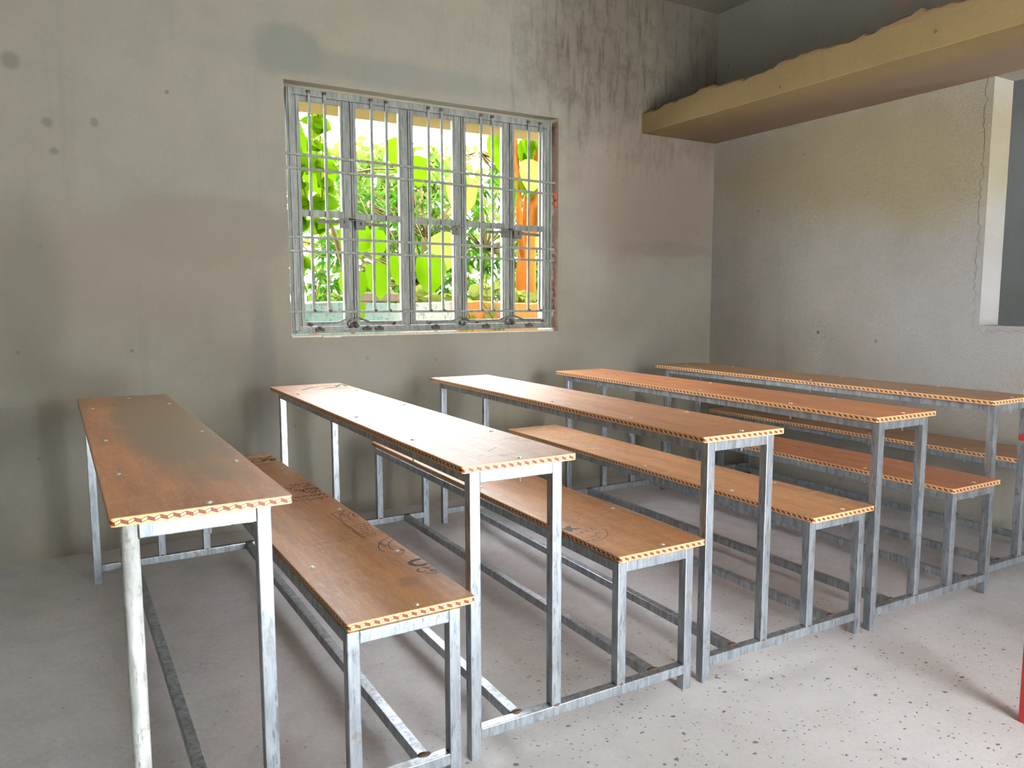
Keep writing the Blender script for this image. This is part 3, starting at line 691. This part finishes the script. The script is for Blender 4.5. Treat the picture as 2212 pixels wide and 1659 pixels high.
def leaf(bm, p, d, nrm, L, Wd, kind='narrow', curl=.25):
    p, d, nrm = Vector(p), Vector(d).normalized(), Vector(nrm); s = d.cross(nrm)
    if s.length < 1e-3: s = d.cross(Vector((.3, .8, .2)))
    s.normalize(); nn = s.cross(d)
    prof = {'narrow': [(0, .08), (.2, .8), (.45, 1), (.75, .65), (1, .02)], 'broad': [(0, .25), (.12, .85), (.38, 1), (.65, .85), (.86, .45), (1, .02)], 'heart': [(-.08, .55), (.08, .95), (.35, 1), (.62, .72), (.84, .35), (1, .02)]}[kind]
    rows = []
    for t, w in prof:
        c = p+d*L*t-nn*curl*L*t*t*.6; e = s*Wd*.5*w; rows.append([bm.verts.new(c-e+nn*Wd*.12*w), bm.verts.new(c), bm.verts.new(c+e+nn*Wd*.12*w)])
    for A, B in zip(rows, rows[1:]):
        for k_ in (0, 1): f = bm.faces.new((A[k_], A[k_+1], B[k_+1], B[k_])); f.smooth = True
def rv(rnd, z=(-1, 1)): return Vector((rnd.uniform(-1, 1), rnd.uniform(-1, 1), rnd.uniform(*z)))

# climbing vine hanging outside the left part of the window
t = thing('climbing_vine', 'lime green climbing vine with heart-shaped leaves outside the left window pane', 'vine', (.75, 1.35, 0))
rnd = random.Random(31); fb = bmesh.new(); sb = bmesh.new()
for s_ in range(9):
    x0 = -.26+s_*.065; y0 = rnd.uniform(-.1, .25); pts = []; x = x0
    for j in range(14):
        z = 2.75-j*.13; x += rnd.uniform(-.03, .035); pts.append((x, y0+rnd.uniform(-.02, .02), z))
        if z > (.98 if s_ < 3 else 1.35 if s_ < 6 else 1.7) and rnd.random() < .9:
            for q in range(3): leaf(fb, pts[-1], (rnd.uniform(-1, 1), rnd.uniform(-.5, .2), rnd.uniform(-1, .1)), (rnd.uniform(-.4, .4), -1, rnd.uniform(0, .6)), rnd.uniform(.07, .14), rnd.uniform(.06, .12), 'heart')
    if s_ == 0: tube(sb, [(x0, y0, 3.0), pts[0]], .004, 5); tube(sb, [pts[-1], (x, y0, -.25)], .006, 5)
    tube(sb, pts[:(13 if s_ < 2 else 10 if s_ < 5 else 8)], .0035, 5)
obj('stem', sb, bark, t); obj('foliage', fb, vine_leaf, t)
# big-leaved young tree close behind
t = thing('broad_leaf_tree', 'young tree with very large lime leaves outside the second pane', 'tree', (1.45, 2.0, -.25))
rnd = random.Random(12); sb = bmesh.new(); fb = bmesh.new()
tube(sb, [(0, 0, 0), (.02, 0, .9), (-.05, 0, 1.6), (-.25, -.05, 2.3), (-.5, -.1, 3.0)], .02, 8, taper=[.03, .026, .02, .016, .01])
for (x, y_, z, dx, dz, L, Wd) in ((-.02, -.1, 2.02, .15, -1, .30, .27), (.16, -.05, 1.98, .5, -1, .24, .20), (-.05, -.12, 1.66, .1, -1, .27, .25), (.20, 0, 1.72, .3, -1, .30, .22), (.40, 0, 1.80, .4, -1, .30, .22),
                             (-.45, -.1, 2.66, -.3, -1, .36, .32), (-.30, -.1, 2.52, .3, -1, .32, .28), (-.62, -.1, 2.45, -.2, -1, .30, .26), (.02, .05, 1.42, 0, -1, .22, .20), (.45, .1, 2.75, .2, -1, .30, .26), (.62, .1, 2.62, .1, -1, .26, .22), (.62, -.1, 1.80, .1, -1, .34, .30), (1.0, .1, 2.5, .1, -1, .22, .16),
                             (-.62, 0, 2.8, 0, -1, .34, .30), (-.78, 0, 2.6, 0, -1, .34, .30), (-.75, 0, 2.2, 0, -1, .28, .26)):
    tube(sb, [(x-.06, y_+.1, z+.25), (x-.02, y_+.02, z+.1), (x, y_, z)], .004, 5)
    leaf(fb, (x, y_, z), (dx*.4, -.1, dz), (rnd.uniform(-.25, .25), -1, .15), L, Wd, 'broad', .15)
obj('stem', sb, bark, t); obj('foliage', fb, big_leaf, t)
pb = bmesh.new()
for (x, y_, z, L, Wd) in ((.95, .3, 2.02, .34, .30), (1.12, .35, 2.55, .40, .36), (2.15, .5, 2.1, .30, .24), (1.9, .4, 2.75, .32, .30)): leaf(pb, (x, y_, z), (.1, -.1, -1), (rnd.uniform(-.3, .3), -1, .15), L, Wd, 'broad', .15)
o = obj('old_leaves', pb, pale_leaf, t); o['label'] = 'paler yellowing large leaves'
# mango-like tree with whorls of narrow leaves
def whorl_tree(name, label, loc, branches, nleaf, L, mleaf, seed, trunk, r0):
    t = thing(name, label, 'tree', loc, 0, 'slim narrow-leaved garden trees'); rnd = random.Random(seed); sb = bmesh.new(); fb = bmesh.new()
    tube(sb, trunk, r0, 8, taper=[r0*(1-.6*i/(len(trunk)-1)) for i in range(len(trunk))])
    for (bx, by, bz) in branches:
        base = Vector(min(trunk, key=lambda q: (Vector(q)-Vector((bx, by, bz-.3))).length)); tip = Vector((bx, by, bz))
        mid = base.lerp(tip, .5)+rv(rnd)*.06; tube(sb, [base, mid, tip], .008, 5, taper=[.012, .007, .004])
        for j in range(nleaf):
            a = 2*PI*j/nleaf+rnd.uniform(-.3, .3); d = Vector((math.cos(a), math.sin(a), rnd.uniform(-1.1, .25)))
            leaf(fb, tip+d*.01-Vector((0, 0, rnd.uniform(0, .06))), d, (0, 0, 1) if abs(d.z) < .8 else (0, -1, .2), L*rnd.uniform(.75, 1.15), L*.22, 'narrow', .35)
    obj('trunk', sb, bark, t); obj('foliage', fb, mleaf, t); return t
rnd = random.Random(77)
br = [(rnd.uniform(-.95, .75), rnd.uniform(-.5, .5), rnd.uniform(1.25, 2.75)) for _ in range(105)]
whorl_tree('mango_tree', 'slim tree with drooping narrow green leaves outside the middle pane', (2.75, 3.7, -.25), br, 9, .17, mango_leaf, 5, [(.0, 0, 0), (.05, 0, 1.0), (.0, 0, 1.6), (.12, .02, 2.1), (.05, 0, 2.8)], .03)
br = [(rnd.uniform(-.5, .75), rnd.uniform(-.4, .5), rnd.uniform(1.15, 3.1)) for _ in range(85)]
whorl_tree('mango_tree', 'narrow-leaved tree outside the fourth pane, left of the orange trunk', (3.65, 3.9, -.25), br, 8, .17, mango_leaf, 9, [(.0, 0, 0), (-.05, 0, 1.2), (.05, 0, 2.0), (-.02, 0, 3.1)], .025)
br = [(rnd.uniform(-.5, .4), rnd.uniform(-.3, .3), rnd.uniform(1.2, 2.1)) for _ in range(34)]
whorl_tree('mango_tree', 'small narrow-leaved sapling low behind the first window mullion', (1.45, 3.6, -.25), br, 8, .14, mango_leaf, 15, [(.0, 0, 0), (.05, 0, 1.0), (0, 0, 2.0)], .015)
# orange-barked trunk on the right
t = thing('tree', 'thick orange-barked tree trunk outside the last window pane', 'tree', (3.93, 3.4, -.25))
bm = bmesh.new(); pts = [(-.02, 0, 0), (0, 0, 1.45), (.03, 0, 2.0), (.10, 0, 2.6), (.19, 0, 3.2), (.3, 0, 4.2)]
tube(bm, pts, .1, 18, taper=[.16, .118, .10, .092, .088, .08])
rnd = random.Random(2)
for v in bm.verts: v.co += Vector((rnd.uniform(-.008, .008), rnd.uniform(-.008, .008), 0))
tube(bm, [(.0, -.02, 1.7), (-.10, -.05, 2.3), (-.14, -.05, 3.0), (-.2, 0, 4.0)], .03, 8, taper=[.05, .035, .028, .02])
obj('trunk', bm, bark_o, t)
fb = bmesh.new()
for j in range(16): leaf(fb, (-.25+rnd.uniform(-.2, .42), -.15+rnd.uniform(-.1, .1), rnd.uniform(2.45, 3.25)), (rnd.uniform(-.5, .5), -.2, -1), (rnd.uniform(-.4, .4), -1, .2), rnd.uniform(.22, .34), rnd.uniform(.18, .26), 'broad')
obj('foliage', fb, big_leaf, t)
# pale gourd leaves spilling over the garden wall
t = thing('gourd_vine', 'pale yellow-green gourd leaves spilling over the garden wall', 'vine', (3.0, 2.85, 1.12))
fb = bmesh.new(); sb = bmesh.new(); rnd = random.Random(8)
for j in range(150):
    x = rnd.uniform(-.75, 1.4); y_ = rnd.uniform(-.05, .35); z = rnd.uniform(.0, .17)+.05*math.sin(x*7)
    leaf(fb, (x, y_, z), (rnd.uniform(-1, 1), rnd.uniform(-1, 0), rnd.uniform(-.3, .6)), (rnd.uniform(-.5, .5), -.7, rnd.uniform(.2, 1)), rnd.uniform(.07, .13), rnd.uniform(.08, .13), 'heart')
for (x0, x1) in ((-.15, .05), (.25, .15), (.75, .95), (-.3, -.2)):
    tube(sb, [(x0, 0, .1), ((x0+x1)/2, -.27, .02), (x1, -.28, -.12), (x1+.03, -.28, -.25)], .005, 5)
    for q in range(3): leaf(fb, (x1+rnd.uniform(-.06, .06), -.27, rnd.uniform(-.25, 0)), (rnd.uniform(-1, 1), -.3, -1), (0, -1, .2), .07, .06, 'heart')
obj('stem', sb, vine_leaf, t); obj('foliage', fb, pale_leaf, t)
# loose greenery further back
for i, (x, y_, h, lab) in enumerate(((.9, 7.6, 3.0, 'hazy distant shrub behind the slim trees, left'), (4.3, 8.0, 3.9, 'hazy distant shrub beyond the middle panes'), (7.6, 8.4, 3.9, 'hazy distant shrub right of the orange trunk'))):
    t = thing('shrub', lab, 'shrub', (x, y_, -.25), 0, 'hazy shrubs far behind the garden wall'); rnd = random.Random(50+i); fb = bmesh.new(); sb = bmesh.new()
    for s_ in range(9): tube(sb, [(rnd.uniform(-.3, .3), 0, 0), (rnd.uniform(-.9, .9), rnd.uniform(-.4, .4), h*rnd.uniform(.6, 1))], .02, 5, taper=[.03, .008])
    for j in range(2600):
        p_ = Vector((max(-1.4, min(1.4, rnd.gauss(0, .8))), max(-.6, min(.6, rnd.gauss(0, .35))), rnd.uniform(.6, h))); leaf(fb, p_, rv(rnd, (-1, .2)), rv(rnd), rnd.uniform(.14, .26), rnd.uniform(.09, .16), 'narrow')
    obj('stem', sb, bark, t); obj('foliage', fb, far_leaf, t)
